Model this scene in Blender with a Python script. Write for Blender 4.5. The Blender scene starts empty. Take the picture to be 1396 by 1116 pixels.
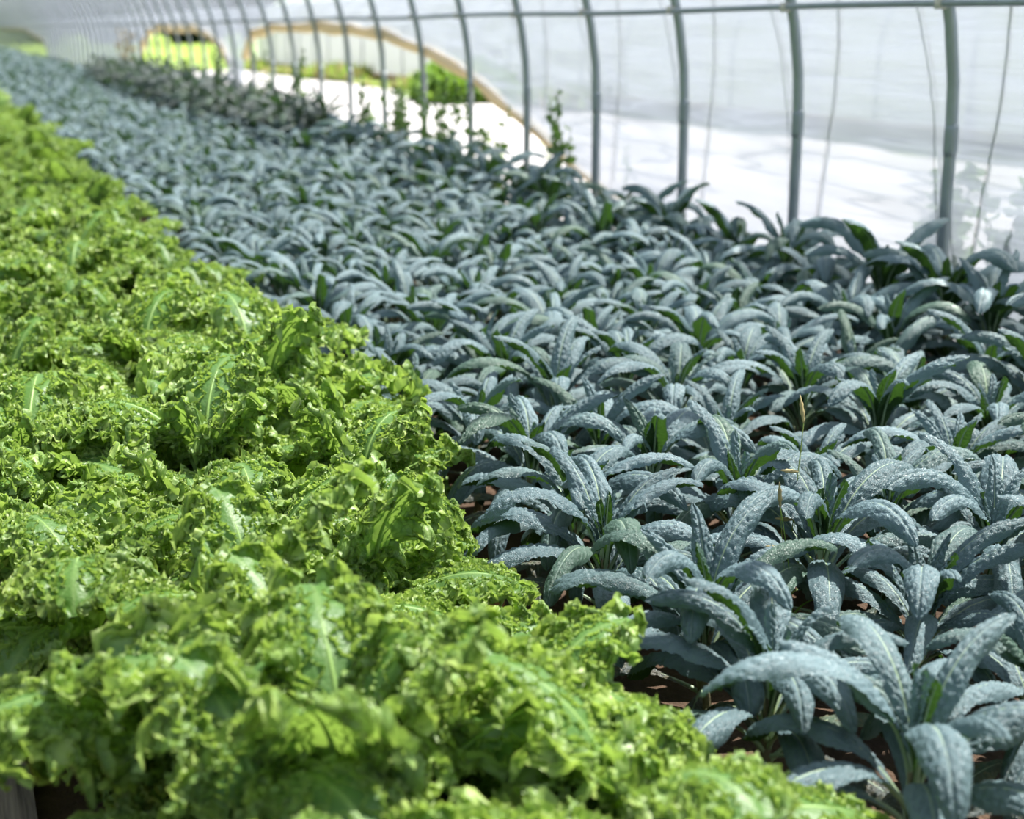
import bpy, math, random
import numpy as np

rng = np.random.default_rng(7)
random.seed(7)
SC = bpy.context.scene
COL = SC.collection
R = math.radians

# ------------------------------------------------------------------ camera constants
W, H = 1396, 1116
F = 1939.0
CAM_Z = 1.75
PITCH = math.atan((558 - 40) / F)
YAW = math.atan(808 / (F * math.cos(PITCH) + 518 * math.sin(PITCH)))


def project(X, Y, Z):
    f = X * math.sin(YAW) + Y * math.cos(YAW)
    r = X * math.cos(YAW) - Y * math.sin(YAW)
    u = Z - CAM_Z
    d = f * math.cos(PITCH) - u * math.sin(PITCH)
    v = f * math.sin(PITCH) + u * math.cos(PITCH)
    d = max(d, 1e-3)
    return 698 + F * r / d, 558 - F * v / d, d


# ------------------------------------------------------------------ object helpers
def tag(o, label=None, cat=None, group=None, kind=None):
    for k, v in (('label', label), ('category', cat), ('group', group), ('kind', kind)):
        if v:
            o[k] = v
    return o


def empty(name, loc, rz=0.0):
    o = bpy.data.objects.new(name, None)
    COL.objects.link(o)
    o.location = loc
    o.rotation_euler = (0, 0, rz)
    o.empty_display_size = 0.05
    return o


def place(name, mesh, parent=None, loc=(0, 0, 0), rot=(0, 0, 0), scale=1.0):
    o = bpy.data.objects.new(name, mesh)
    COL.objects.link(o)
    if parent is not None:
        o.parent = parent
    o.location = loc
    o.rotation_euler = rot
    o.scale = (scale, scale, scale) if not hasattr(scale, '__len__') else scale
    return o


class Geo:
    """verts / faces / uvs / material slots gathered for one mesh"""

    def __init__(self):
        self.v, self.f, self.uv, self.m, self.n = [], [], [], [], 0

    def add(self, v, f, uv, mat=0):
        v = np.asarray(v, float)
        f = np.asarray(f, int)
        self.v.append(v)
        self.f.append(f + self.n)
        self.uv.append(np.asarray(uv, float))
        self.m.append(np.full(len(f), mat, int))
        self.n += len(v)
        return self

    def mesh(self, name, mats, smooth=True):
        v = np.concatenate(self.v)
        f = np.concatenate(self.f)
        uv = np.concatenate(self.uv)
        m = np.concatenate(self.m)
        me = bpy.data.meshes.new(name)
        nf, k = f.shape
        me.vertices.add(len(v))
        me.vertices.foreach_set('co', v.astype(np.float32).ravel())
        me.loops.add(nf * k)
        me.loops.foreach_set('vertex_index', f.astype(np.int32).ravel())
        me.polygons.add(nf)
        me.polygons.foreach_set('loop_start', np.arange(0, nf * k, k, dtype=np.int32))
        me.polygons.foreach_set('material_index', m.astype(np.int32))
        me.polygons.foreach_set('use_smooth', np.full(nf, smooth))
        ul = me.uv_layers.new(name='UVMap')
        ul.data.foreach_set('uv', uv[f.ravel()].astype(np.float32).ravel())
        for mt in mats:
            me.materials.append(mt)
        me.update(calc_edges=True)
        me.validate()
        return me


def grid_faces(nu, nv, flip=False):
    i = np.arange(nu - 1)[:, None] * nv + np.arange(nv - 1)[None, :]
    i = i.ravel()
    f = np.stack([i, i + nv, i + nv + 1, i + 1], 1)
    return f[:, ::-1] if flip else f


def tube(pts, rad, n=8, cap=True):
    """tube along points with a radius per point; quads"""
    pts = np.asarray(pts, float)
    k = len(pts)
    rad = np.broadcast_to(np.asarray(rad, float), (k,))
    tan = np.gradient(pts, axis=0)
    tan /= np.linalg.norm(tan, axis=1, keepdims=True) + 1e-12
    ref = np.eye(3)[int(np.argmin(np.abs(tan).max(axis=0)))]
    a = np.cross(tan, ref)
    a /= np.linalg.norm(a, axis=1, keepdims=True) + 1e-12
    b = np.cross(tan, a)
    th = np.linspace(0, 2 * math.pi, n, endpoint=False)
    ring = a[:, None, :] * np.cos(th)[None, :, None] + b[:, None, :] * np.sin(th)[None, :, None]
    v = (pts[:, None, :] + ring * rad[:, None, None]).reshape(-1, 3)
    i = np.arange(k - 1)[:, None] * n + np.arange(n)[None, :]
    j = np.arange(k - 1)[:, None] * n + (np.arange(n)[None, :] + 1) % n
    f = np.stack([i, j, j + n, i + n], -1).reshape(-1, 4)
    uv = np.stack([np.repeat(np.linspace(0, 1, k), n), np.tile(np.linspace(0, 1, n), k)], 1)
    if cap:
        c = len(v)
        v = np.concatenate([v, pts[:1], pts[-1:]])
        uv = np.concatenate([uv, [[0, .5], [1, .5]]])
        q = np.arange(0, n, 2)
        f0 = np.stack([np.full(len(q), c), (q + 2) % n, q + 1, q], 1)
        o = (k - 1) * n
        f1 = np.stack([np.full(len(q), c + 1), o + q, o + q + 1, o + (q + 2) % n], 1)
        f = np.concatenate([f, f0, f1])
    return v, f, uv


def box(x0, x1, y0, y1, z0, z1):
    v = np.array([[x, y, z] for x in (x0, x1) for y in (y0, y1) for z in (z0, z1)], float)
    f = np.array([[0, 1, 3, 2], [4, 6, 7, 5], [0, 4, 5, 1], [2, 3, 7, 6], [0, 2, 6, 4], [1, 5, 7, 3]])
    uv = v[:, [1, 2]]
    return v, f, uv


def xf(v, rz=0.0, ry=0.0, s=1.0, loc=(0, 0, 0)):
    v = np.asarray(v) * s
    c, n = math.cos(ry), math.sin(ry)
    v = v @ np.array([[c, 0, n], [0, 1, 0], [-n, 0, c]]).T
    c, n = math.cos(rz), math.sin(rz)
    v = v @ np.array([[c, -n, 0], [n, c, 0], [0, 0, 1]]).T
    return v + np.asarray(loc)


def vnoise(x, y, seed=0):
    """smooth 2-D value noise in -1..1"""
    x, y = np.asarray(x, float), np.asarray(y, float)
    xi, yi = np.floor(x).astype(np.int64), np.floor(y).astype(np.int64)
    fx, fy = x - xi, y - yi
    fx, fy = fx * fx * (3 - 2 * fx), fy * fy * (3 - 2 * fy)

    def h(a, b):
        n = (a * 374761393 + b * 668265263 + seed * 974711) & 0x7fffffff
        n = ((n ^ (n >> 13)) * 1274126177) & 0x7fffffff
        n = (n ^ (n >> 16)) & 0xffff
        return n / 32767.5 - 1
    return ((h(xi, yi) * (1 - fx) + h(xi + 1, yi) * fx) * (1 - fy)
            + (h(xi, yi + 1) * (1 - fx) + h(xi + 1, yi + 1) * fx) * fy)


def cells(x, y, seed=0):
    """F2-F1 of a jittered cell pattern: 0 on the creases, large in the pillows"""
    xi, yi = np.floor(x).astype(np.int64), np.floor(y).astype(np.int64)
    d1 = np.full(x.shape, 9.0)
    d2 = np.full(x.shape, 9.0)
    for a in (-1, 0, 1):
        for b in (-1, 0, 1):
            ca, cb = xi + a, yi + b
            n = (ca * 374761393 + cb * 668265263 + seed * 974711) & 0x7fffffff
            n = ((n ^ (n >> 13)) * 1274126177) & 0x7fffffff
            n = n ^ (n >> 16)
            px = ca + 0.02 + 0.96 * ((n & 0xff) / 255.0)
            py = cb + 0.02 + 0.96 * (((n >> 8) & 0xff) / 255.0)
            d = np.hypot(x - px, y - py)
            d2 = np.minimum(d2, np.maximum(d, d1))
            d1 = np.minimum(d1, d)
    return d2 - d1


def sstep(a, b, x):
    t = np.clip((x - a) / (b - a), 0, 1)
    return t * t * (3 - 2 * t)


# ------------------------------------------------------------------ materials
class NT:
    def __init__(self, name):
        self.m = bpy.data.materials.new(name)
        self.m.use_nodes = True
        self.t = self.m.node_tree
        self.t.nodes.clear()
        self.out = self.t.nodes.new('ShaderNodeOutputMaterial')

    def n(self, typ, ins=None, **kw):
        nd = self.t.nodes.new(typ)
        for k, v in kw.items():
            setattr(nd, k, v)
        for k, v in (ins or {}).items():
            self.s(nd, k, v)
        return nd

    def s(self, nd, k, v):
        sock = nd.inputs[k]
        if isinstance(v, bpy.types.NodeSocket):
            self.t.links.new(v, sock)
        elif isinstance(v, bpy.types.Node):
            self.t.links.new(v.outputs[0], sock)
        else:
            if hasattr(sock.default_value, '__len__') and not hasattr(v, '__len__'):
                v = [v] * len(sock.default_value)
            if hasattr(v, '__len__') and len(v) == 3 and len(sock.default_value) == 4:
                v = (*v, 1)
            sock.default_value = v

    def math(self, op, a, b=None, c=None, clamp=False):
        nd = self.n('ShaderNodeMath', operation=op)
        nd.use_clamp = clamp
        for i, v in enumerate((a, b, c)):
            if v is not None:
                self.s(nd, i, v)
        return nd.outputs[0]

    def mix(self, fac, a, b, blend='MIX'):
        nd = self.n('ShaderNodeMix', data_type='RGBA', blend_type=blend)
        self.s(nd, 0, fac)
        self.s(nd, 6, a)
        self.s(nd, 7, b)
        return nd.outputs[2]

    def ramp(self, fac, stops):
        nd = self.n('ShaderNodeValToRGB')
        self.s(nd, 0, fac)
        e = nd.color_ramp.elements
        while len(e) < len(stops):
            e.new(0.5)
        for el, (p, c) in zip(e, stops):
            el.position = p
            el.color = (c, c, c, 1) if not hasattr(c, '__len__') else (*c, 1)
        return nd.outputs[0]

    def noise(self, vec, scale, detail=3, rough=0.5):
        nd = self.n('ShaderNodeTexNoise', {'Scale': scale, 'Detail': detail, 'Roughness': rough})
        if vec is not None:
            self.s(nd, 'Vector', vec)
        return nd.outputs[0]

    def finish(self, sh):
        self.t.links.new(sh.outputs[0] if isinstance(sh, bpy.types.Node) else sh, self.out.inputs[0])
        return self.m


def leaf_rand(t):
    oi = t.n('ShaderNodeObjectInfo').outputs['Random']
    ge = t.n('ShaderNodeNewGeometry').outputs['Random Per Island']
    return t.math('FRACT', t.math('ADD', t.math('MULTIPLY', oi, 7.13), ge))


def simple(name, col, rough=0.6, var=0.25, scale=8.0, bump=0.0, metal=0.0):
    t = NT(name)
    tc = t.n('ShaderNodeTexCoord').outputs['Object']
    nz = t.noise(tc, scale, 4)
    dark = [c * (1 - var) for c in col]
    lite = [min(1, c * (1 + var)) for c in col]
    c = t.mix(nz, dark, lite)
    b = t.n('ShaderNodeBsdfPrincipled', {'Base Color': c, 'Roughness': rough, 'Metallic': metal})
    if bump:
        bm = t.n('ShaderNodeBump', {'Height': nz, 'Strength': bump, 'Distance': 0.02})
        t.s(b, 'Normal', bm)
    return t.finish(b)


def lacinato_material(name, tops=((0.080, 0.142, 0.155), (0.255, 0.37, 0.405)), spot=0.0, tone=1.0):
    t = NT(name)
    tc = t.n('ShaderNodeTexCoord').outputs['Object']
    uv = t.n('ShaderNodeSeparateXYZ', {0: t.n('ShaderNodeTexCoord').outputs['UV']})
    v = t.math('ABSOLUTE', t.math('SUBTRACT', uv.outputs[1], 0.5))
    rnd = leaf_rand(t)
    nz = t.noise(tc, 22, 4)
    nf = t.noise(tc, 130, 2)
    c = t.mix(t.math('ADD', t.math('MULTIPLY', nz, 0.55), t.math('MULTIPLY', rnd, 0.5), clamp=True), tops[0], tops[1])
    # a few leaves greener, with less of the waxy bloom
    green = t.ramp(t.math('FRACT', t.math('MULTIPLY', rnd, 5.7)), [(0.72, 0), (0.95, 0.75)])
    c = t.mix(green, c, (0.075, 0.15, 0.075))
    c = t.mix(t.math('MULTIPLY', nf, 0.25), c, (0.05, 0.09, 0.085))
    # pale midrib
    rib = t.ramp(v, [(0.008, 1), (0.022, 0)])
    c = t.mix(t.math('MULTIPLY', rib, 0.6), c, (0.34, 0.43, 0.38))
    if spot:
        sp = t.ramp(t.noise(tc, 60, 5, 0.7), [(0.50, 0), (0.62, 1)])
        c = t.mix(t.math('MULTIPLY', sp, spot), c, (0.23, 0.20, 0.11))
        sp2 = t.ramp(t.noise(tc, 16, 3), [(0.52, 0), (0.72, 1)])
        c = t.mix(t.math('MULTIPLY', sp2, spot * 0.9), c, (0.10, 0.085, 0.055))
    under = t.mix(nz, (0.028, 0.066, 0.020), (0.05, 0.11, 0.032))
    under = t.mix(t.math('MULTIPLY', rib, 0.8), under, (0.26, 0.36, 0.18))
    back = t.n('ShaderNodeNewGeometry').outputs['Backfacing']
    col = t.mix(back, c, under)
    vor = t.n('ShaderNodeTexVoronoi', {'Vector': tc, 'Scale': 240}, feature='DISTANCE_TO_EDGE').outputs[0]
    bm = t.n('ShaderNodeBump', {'Height': t.ramp(vor, [(0, 0), (0.35, 1)]), 'Strength': 0.6, 'Distance': 0.0018})
    rough = t.mix(back, (0.40,) * 3, (0.6,) * 3)
    p = t.n('ShaderNodeBsdfPrincipled', {'Base Color': col, 'Roughness': rough, 'Normal': bm, 'Specular IOR Level': 0.5})
    tl = t.n('ShaderNodeBsdfTranslucent', {'Color': (0.065, 0.16, 0.02)})
    return t.finish(t.n('ShaderNodeMixShader', {0: 0.22, 1: p, 2: tl}))


def curly_material(name):
    t = NT(name)
    tc = t.n('ShaderNodeTexCoord').outputs['Object']
    uv = t.n('ShaderNodeSeparateXYZ', {0: t.n('ShaderNodeTexCoord').outputs['UV']})
    u = uv.outputs[0]
    v = t.math('MULTIPLY', t.math('ABSOLUTE', t.math('SUBTRACT', uv.outputs[1], 0.5)), 2.0)
    rnd = leaf_rand(t)
    nz = t.noise(tc, 35, 4)
    mid = t.mix(nz, (0.11, 0.25, 0.045), (0.19, 0.36, 0.075))
    edge = t.mix(nz, (0.38, 0.54, 0.09), (0.64, 0.74, 0.24))
    e = t.ramp(v, [(0.35, 0), (0.98, 1)])
    c = t.mix(e, mid, edge)
    c = t.mix(t.math('MULTIPLY', rnd, 0.30), c, (0.14, 0.29, 0.13))
    # side veins run forward from the midrib, pale
    ph = t.math('FRACT', t.math('SUBTRACT', t.math('MULTIPLY', u, 11.0), t.math('MULTIPLY', v, 2.2)))
    vein = t.ramp(t.math('ABSOLUTE', t.math('SUBTRACT', ph, 0.5)), [(0.02, 1), (0.09, 0)])
    vein = t.math('MULTIPLY', vein, t.ramp(v, [(0.3, 0.7), (0.75, 0)]))
    rib = t.ramp(v, [(0.02, 1), (0.07, 0)])
    c = t.mix(t.math('MULTIPLY', t.math('MAXIMUM', vein, rib), 0.55), c, (0.30, 0.46, 0.14))
    under = t.mix(0.45, c, (0.20, 0.36, 0.11))
    back = t.n('ShaderNodeNewGeometry').outputs['Backfacing']
    col = t.mix(back, c, under)
    bm = t.n('ShaderNodeBump', {'Height': t.noise(tc, 150, 3), 'Strength': 0.5, 'Distance': 0.004})
    p = t.n('ShaderNodeBsdfPrincipled', {'Base Color': col, 'Roughness': 0.40, 'Normal': bm, 'Specular IOR Level': 0.55})
    tl = t.n('ShaderNodeBsdfTranslucent', {'Color': t.mix(0.5, col, (0.46, 0.64, 0.06))})
    return t.finish(t.n('ShaderNodeMixShader', {0: 0.42, 1: p, 2: tl}))


def film_material(name, clear=0.6, tint=(0.93, 0.95, 0.97), glow=1.0):
    t = NT(name)
    tc = t.n('ShaderNodeTexCoord').outputs['Object']
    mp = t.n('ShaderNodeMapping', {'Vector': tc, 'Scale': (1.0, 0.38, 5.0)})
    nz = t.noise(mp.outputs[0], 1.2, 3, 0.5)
    glint_streak = t.ramp(nz, [(0.50, 0), (0.555, 1), (0.575, 0.2), (0.64, 0)])  # sun glints on film wrinkles, painted in as streaks of denser film
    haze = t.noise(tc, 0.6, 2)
    dens = t.math('ADD', 1.0 - clear, t.math('MULTIPLY', glint_streak, 0.15))
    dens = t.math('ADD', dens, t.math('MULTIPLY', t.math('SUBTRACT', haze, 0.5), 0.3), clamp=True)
    bm = t.n('ShaderNodeBump', {'Height': nz, 'Strength': 0.5, 'Distance': 0.05})
    tr = t.n('ShaderNodeBsdfTransparent', {'Color': tint})
    tl = t.n('ShaderNodeBsdfTranslucent', {'Color': tuple(glow * c for c in (0.28, 0.312, 0.372)), 'Normal': bm})
    df = t.n('ShaderNodeBsdfDiffuse', {'Color': (0.33, 0.37, 0.43), 'Normal': bm})
    gl = t.n('ShaderNodeBsdfGlossy', {'Color': (0.9, 0.9, 0.9), 'Roughness': 0.25, 'Normal': bm})
    s = t.n('ShaderNodeMixShader', {0: 0.35, 1: tl, 2: df})
    s = t.n('ShaderNodeMixShader', {0: 0.12, 1: s.outputs[0], 2: gl})
    s = t.n('ShaderNodeMixShader', {0: dens, 1: tr, 2: s.outputs[0]})
    return t.finish(s)


def soil_material():
    t = NT('soil')
    tc = t.n('ShaderNodeTexCoord').outputs['Object']
    a = t.noise(tc, 5, 6, 0.65)
    b = t.noise(tc, 45, 5, 0.7)
    c = t.ramp(a, [(0.3, (0.07, 0.043, 0.027)), (0.55, (0.17, 0.10, 0.06)), (0.75, (0.30, 0.17, 0.10))])
    c = t.mix(t.math('MULTIPLY', b, 0.5), c, (0.05, 0.032, 0.02))
    bm = t.n('ShaderNodeBump', {'Height': b, 'Strength': 0.8, 'Distance': 0.03})
    return t.finish(t.n('ShaderNodeBsdfPrincipled', {'Base Color': c, 'Roughness': 0.95, 'Normal': bm}))


def grass_ground_material():
    t = NT('meadow')
    tc = t.n('ShaderNodeTexCoord').outputs['Object']
    a = t.noise(tc, 0.12, 5, 0.6)
    b = t.noise(tc, 3.0, 5, 0.7)
    c = t.ramp(a, [(0.35, (0.15, 0.26, 0.03)), (0.6, (0.25, 0.37, 0.035))])
    c = t.mix(t.math('MULTIPLY', b, 0.5), c, (0.16, 0.22, 0.04))
    return t.finish(t.n('ShaderNodeBsdfPrincipled', {'Base Color': c, 'Roughness': 0.9}))


def wood_material():
    t = NT('weathered_wood')
    tc = t.n('ShaderNodeTexCoord').outputs['Object']
    mp = t.n('ShaderNodeMapping', {'Vector': tc, 'Scale': (30, 1.2, 30)})
    a = t.noise(mp.outputs[0], 2.0, 6, 0.6)
    c = t.ramp(a, [(0.30, (0.06, 0.045, 0.035)), (0.5, (0.22, 0.17, 0.13)), (0.7, (0.36, 0.29, 0.22))])
    bm = t.n('ShaderNodeBump', {'Height': a, 'Strength': 0.7, 'Distance': 0.01})
    return t.finish(t.n('ShaderNodeBsdfPrincipled', {'Base Color': c, 'Roughness': 0.85, 'Normal': bm}))


def foliage_material(name, a, b, trans=(0.3, 0.5, 0.05), f=0.3):
    t = NT(name)
    rnd = leaf_rand(t)
    c = t.mix(rnd, a, b)
    p = t.n('ShaderNodeBsdfPrincipled', {'Base Color': c, 'Roughness': 0.55})
    tl = t.n('ShaderNodeBsdfTranslucent', {'Color': trans})
    return t.finish(t.n('ShaderNodeMixShader', {0: f, 1: p, 2: tl}))


M = dict(
    lac=lacinato_material('lacinato_leaf'),
    lac_old=lacinato_material('lacinato_old_leaf', ((0.07, 0.09, 0.085), (0.14, 0.17, 0.16)), spot=0.85),
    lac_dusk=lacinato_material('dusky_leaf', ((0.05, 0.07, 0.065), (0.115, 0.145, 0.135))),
    rib=simple('pale_midrib', (0.30, 0.40, 0.24), 0.5, 0.2, 30),
    lac_stalk=simple('kale_stalk', (0.17, 0.15, 0.08), 0.8, 0.5, 40, 0.6),
    curly=curly_material('curly_leaf'),
    curly_rib=simple('green_midrib', (0.25, 0.40, 0.10), 0.45, 0.15, 30),
    curly_stalk=simple('green_stalk', (0.16, 0.20, 0.07), 0.7, 0.4, 30, 0.4),
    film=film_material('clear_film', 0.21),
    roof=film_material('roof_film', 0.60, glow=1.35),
    steel=simple('galvanised_steel', (0.30, 0.34, 0.36), 0.45, 0.2, 12, 0.1, 0.6),
    clamp=simple('pale_clamp', (0.62, 0.58, 0.50), 0.5, 0.15, 30),
    rope=simple('tan_rope', (0.42, 0.34, 0.22), 0.8, 0.25, 60, 0.5),
    roll=foliage_material('rolled_film', (0.72, 0.62, 0.45), (0.80, 0.72, 0.56), (0.8, 0.70, 0.5), 0.35),
    soil=soil_material(),
    meadow=grass_ground_material(),
    wood=wood_material(),
    sheet=simple('white_sheet', (0.43, 0.42, 0.43), 0.7, 0.05, 2, 0.3),
    house_film=foliage_material('white_film', (0.76, 0.78, 0.82), (0.80, 0.82, 0.86), (0.78, 0.78, 0.84), 0.6),
    pale_steel=simple('pale_steel', (0.62, 0.65, 0.66), 0.5, 0.1, 8),
    dry=simple('dry_leaf', (0.42, 0.20, 0.085), 0.8, 0.4, 30, 0.4),
    yellow=simple('yellowed_leaf', (0.50, 0.29, 0.05), 0.6, 0.3, 30, 0.3),
    straw=simple('straw', (0.46, 0.36, 0.16), 0.7, 0.3, 40),
    grass=foliage_material('grass_blade', (0.16, 0.28, 0.05), (0.34, 0.40, 0.10)),
    weed=foliage_material('weed_leaf', (0.07, 0.15, 0.045), (0.15, 0.25, 0.08), (0.2, 0.36, 0.05)),
    bush=foliage_material('bush_leaf', (0.10, 0.22, 0.03), (0.24, 0.40, 0.06)),
    tree=foliage_material('tree_leaf', (0.012, 0.03, 0.012), (0.03, 0.06, 0.018), (0.03, 0.07, 0.01), 0.15),
    bark=simple('bark', (0.10, 0.08, 0.06), 0.9, 0.3, 10),
    weed_stem=simple('weed_stem', (0.14, 0.22, 0.09), 0.6, 0.3, 20),
    drywood=simple('dry_stem', (0.36, 0.26, 0.14), 0.8, 0.3, 20),
)


# ------------------------------------------------------------------ leaves
def spine(L, e0, e1, n, power=1.3, sway=0.0):
    """midrib curve leaving the origin along +X/+Z; the elevation goes from e0 to e1 (degrees)"""
    t = np.linspace(0, 1, n)
    el = R(e0) + (R(e1) - R(e0)) * t ** power
    dx = np.cos(el)
    dz = np.sin(el)
    az = sway * t
    ds = L / (n - 1)
    p = np.zeros((n, 3))
    p[1:, 0] = np.cumsum((dx * np.cos(az))[:-1]) * ds
    p[1:, 1] = np.cumsum((dx * np.sin(az))[:-1]) * ds
    p[1:, 2] = np.cumsum(dz[:-1]) * ds
    T = np.stack([dx * np.cos(az), dx * np.sin(az), dz], 1)
    B = np.stack([-np.sin(az), np.cos(az), np.zeros(n)], 1)          # leaf's left
    N = np.cross(T, B)                                               # upper side
    return t, p, T, B, N


def lacinato_leaf(seed, L, half, e0, e1, nu, nv, roll=1.0, power=1.3, rib_n=6):
    """strap-shaped blistered blade with rolled-under margins; returns blade, rib"""
    r = np.random.default_rng(seed)
    t, p, T, B, N = spine(L, e0, e1, nu, power, r.uniform(-0.35, 0.35))
    pet = 0.10
    q = np.clip((t - pet) / (1 - pet), 0, 1)
    w = half * (0.16 + 0.84 * sstep(0.0, 0.55, q)) * np.sqrt(np.clip(1 - ((q - 0.55) / 0.45).clip(0, 1) ** 2.7, 0.0, 1))
    w *= 1 + 0.07 * np.sin(q * 9 + r.uniform(0, 6)) + 0.04 * np.sin(q * 23 + r.uniform(0, 6))
    w = np.where(t < pet * 0.8, 0.004, np.maximum(w, 0.0015))
    v = np.linspace(-1, 1, nv)
    ph = roll * R(72) * (0.35 + 0.65 * sstep(0.1, 0.55, q))
    ph = ph * (1 + 0.25 * np.sin(q * 6 + r.uniform(0, 6)))
    tw = r.uniform(-0.5, 0.5) * t                                    # slight twist along the leaf
    a = v[None, :] * ph[:, None]
    lat = (w / np.maximum(ph, 0.05))[:, None] * np.sin(a)
    down = (w / np.maximum(ph, 0.05))[:, None] * (1 - np.cos(a))
    s = t[:, None] * L * np.ones_like(a)
    across = v[None, :] * w[:, None]
    # blisters: cells sheared forward along the side veins
    x = (s - np.abs(across) * 0.55 + 0.006 * vnoise(s / 0.03, across / 0.02, seed + 9)) / 0.0125
    y = across / 0.0095
    big = cells(x * 0.62, y * 0.62, seed)
    c = cells(x, y, seed + 5)
    bl = 0.0054 * (1 - np.exp(-big * 3.0)) + 0.0036 * (1 - np.exp(-c * 3.5))
    bl *= sstep(0.03, 0.16, np.abs(v))[None, :] * sstep(0.04, 0.22, q)[:, None]
    wav = 0.006 * np.sin(s / 0.028 + r.uniform(0, 6) + 1.5 * np.sign(v)[None, :]) * (np.abs(v) ** 3)[None, :] * sstep(0.1, 0.4, q)[:, None]
    h = bl + wav - down
    ct, st = np.cos(tw)[:, None], np.sin(tw)[:, None]
    l2, h2 = lat * ct - h * st, lat * st + h * ct
    P = p[:, None, :] + B[:, None, :] * l2[..., None] + N[:, None, :] * h2[..., None]
    uv = np.stack(np.broadcast_arrays(t[:, None], (v * 0.5 + 0.5)[None, :]), -1).reshape(-1, 2)
    blade = (P.reshape(-1, 3), grid_faces(nu, nv), uv)
    k = np.linspace(0, int(nu * 0.93), min(nu, 22)).astype(int)
    rad = np.interp(t[k], [0, 0.2, 1], [0.0070, 0.0042, 0.0010])
    rib = tube(p[k] - N[k] * 0.0016, rad, rib_n)
    return blade, rib


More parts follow.
